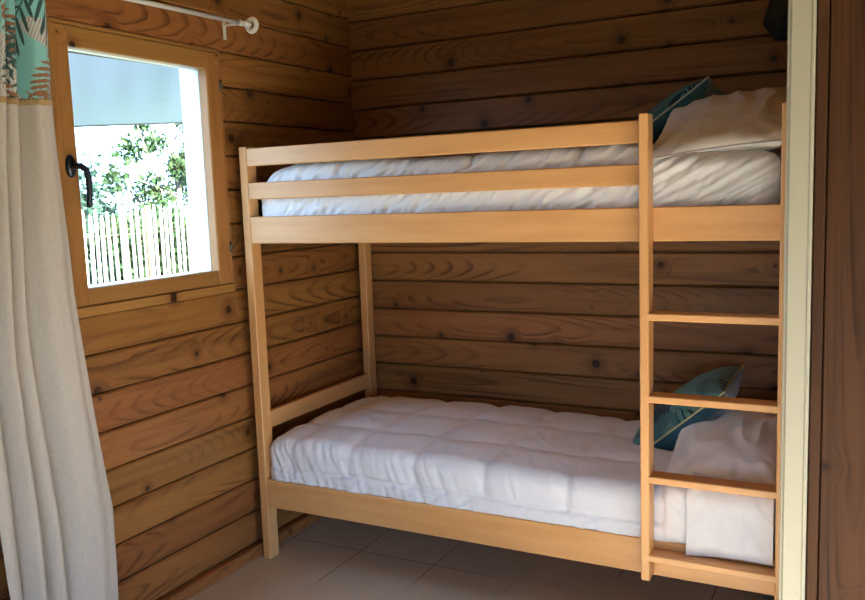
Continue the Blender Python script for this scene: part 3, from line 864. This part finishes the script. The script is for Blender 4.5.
# sparse tree whose branches cross the right part of the view
X0 = -6.2
def tree_blobs():
    rs = np.random.RandomState(5); out = []
    for (yy, zz, rr, c) in ((5.7, 1.55, .34, 340), (6.0, 1.9, .28, 220), (5.35, 2.1, .25, 130), (6.15, 2.45, .22, 90), (5.0, 1.75, .2, 90), (5.95, 2.85, .18, 50), (5.3, 2.75, .12, 26), (4.5, 2.85, .12, 24), (5.75, 2.2, .22, 110), (6.4, 1.7, .4, 400), (4.85, 2.87, .1, 22), (6.3, 2.1, .25, 200), (6.6, 2.6, .3, 150), (5.6, 2.42, .12, 50)):
        out.append((X0 + rs.uniform(-.2, .2), yy, zz, rr * .85, int(c * 1.6)))
    return out
plant('tree', 'slender light green tree rising behind the paling fence', 'tree', (X0, 5.9, -.3), tree_blobs(), 'leaf', .042,
      [([(X0, 5.9, -.3), (X0, 5.95, .8), (X0, 6.05, 1.6), (X0, 5.95, 2.3), (X0, 5.85, 3.0)], [.06, .05, .035, .022, .012]),
       ([(X0, 6.02, 1.4), (X0, 5.6, 1.9), (X0, 5.3, 2.7)], [.02, .014, .006]), ([(X0, 6.0, 2.2), (X0, 6.3, 2.6)], [.014, .006]), ([(X0, 6.0, 1.5), (X0, 5.3, 1.75), (X0, 4.9, 1.8)], [.016, .01, .005])], 11)
def row(x, y0, y1, n, z, r, cnt, seed):
    rs = np.random.RandomState(seed); return [(x + rs.uniform(-.3, .3), y0 + (y1 - y0) * (i + .5) / n + rs.uniform(-.1, .1), z * rs.uniform(.75, 1.1), r * rs.uniform(.8, 1.2), cnt) for i in range(n)]
plant('shrub', 'dense green shrub right behind the paling fence', 'shrub', (-5.9, 5.4, -.3), row(-5.9, 4.6, 6.4, 6, 1.12, .42, 1300, 1) + row(-5.8, 4.6, 6.4, 6, .4, .46, 1200, 2), 'leaf', .055,
      [([(-5.9, 5.4, -.3), (-5.9, 5.3, .4), (-5.9, 5.1, .9)], [.04, .03, .01])], 21)
plant('shrub', 'blue green shrub behind the left end of the paling fence', 'shrub', (-6.3, 4.3, -.3), row(-6.3, 3.2, 4.9, 6, 1.25, .42, 1100, 3) + row(-6.2, 3.2, 4.9, 6, .5, .46, 1100, 4), 'leaf2', .055,
      [([(-6.3, 4.2, -.3), (-6.3, 4.3, .5), (-6.3, 4.2, 1.1)], [.04, .03, .01])], 22)
plant('tree', 'hazy blue green tree far beyond the paling fence', 'tree', (-13, 9.3, -.3), [(-13, 8.3, 1.7, .8, 600), (-13, 9.3, 2.1, .8, 620), (-13, 10.3, 1.7, .9, 620), (-13, 7.4, 1.2, .7, 500)], 'leaf2', .07,
      [([(-13, 9.3, -.3), (-13, 9.3, 2.0)], [.12, .05])], 23)

# ------------------------------------------------------------------ light
w = D.worlds.new('sky'); bpy.context.scene.world = w; w.use_nodes = True
nt = w.node_tree; bg = nt.nodes['Background']
bg.inputs[0].default_value = (.44, .66, 1.0, 1); bg.inputs[1].default_value = 18.0
sd = Vector((1.0, -.10, .36)).normalized()
sl = D.lights.new('sun', 'SUN'); sl.energy = 150; sl.angle = .01; sl.color = (1.0, .98, .95)
so = D.objects.new('sun', sl); COL.objects.link(so); so.rotation_euler = sd.to_track_quat('Z', 'Y').to_euler(); so.location = (0, -10, 10)
def portal(name, loc, rot, sx, sy):
    L = D.lights.new(name, 'AREA'); L.shape = 'RECTANGLE'; L.size = sx; L.size_y = sy; L.cycles.is_portal = True
    o = D.objects.new(name, L); COL.objects.link(o); o.location = loc; o.rotation_euler = rot
portal('window_portal', (XW - .18, (W0 + W1) / 2, 1.51), (0, -PI / 2, 0), .92, .76)
portal('right_portal', (RX + .11, (DY0 + DY1) / 2, DH / 2), (0, PI / 2, 0), DH, DY1 - DY0)
portal('rear_portal', ((RX0 + RX1) / 2, RY - .11, RH / 2), (PI / 2, 0, 0), RX1 - RX0, RH)

# ------------------------------------------------------------------ camera
cam = D.cameras.new('camera'); co = D.objects.new('camera', cam); COL.objects.link(co)
cam.sensor_fit = 'HORIZONTAL'; cam.sensor_width = 36; cam.lens = 843.1 / 865 * 36; cam.clip_start = .02; cam.clip_end = 200
y_, p_, r_ = .4868, -.1232, -.0353
cy_, sy_, cp, sp_, cr, sr = math.cos(y_), math.sin(y_), math.cos(p_), math.sin(p_), math.cos(r_), math.sin(r_)
Fw = Vector((-sy_ * cp, cy_ * cp, sp_)); Rt = Vector((cy_, sy_, 0)); U = Rt.cross(Fw)
R2 = Rt * cr + U * sr; U2 = -Rt * sr + U * cr
co.matrix_world = Matrix(((R2.x, U2.x, -Fw.x, 2.1117), (R2.y, U2.y, -Fw.y, -2.4872), (R2.z, U2.z, -Fw.z, 1.3967), (0, 0, 0, 1)))
sc = bpy.context.scene; sc.camera = co
sc.view_settings.view_transform = 'Standard'; sc.view_settings.look = 'None'; sc.view_settings.gamma = 1.0; sc.view_settings.use_curve_mapping = False
sc.view_settings.exposure = -0.50
sc.cycles.use_denoising = True; sc.cycles.max_bounces = 8; sc.cycles.diffuse_bounces = 6; sc.cycles.glossy_bounces = 3; sc.cycles.transparent_max_bounces = 12
sc.cycles.sample_clamp_indirect = 8; sc.cycles.caustics_reflective = False; sc.cycles.caustics_refractive = False
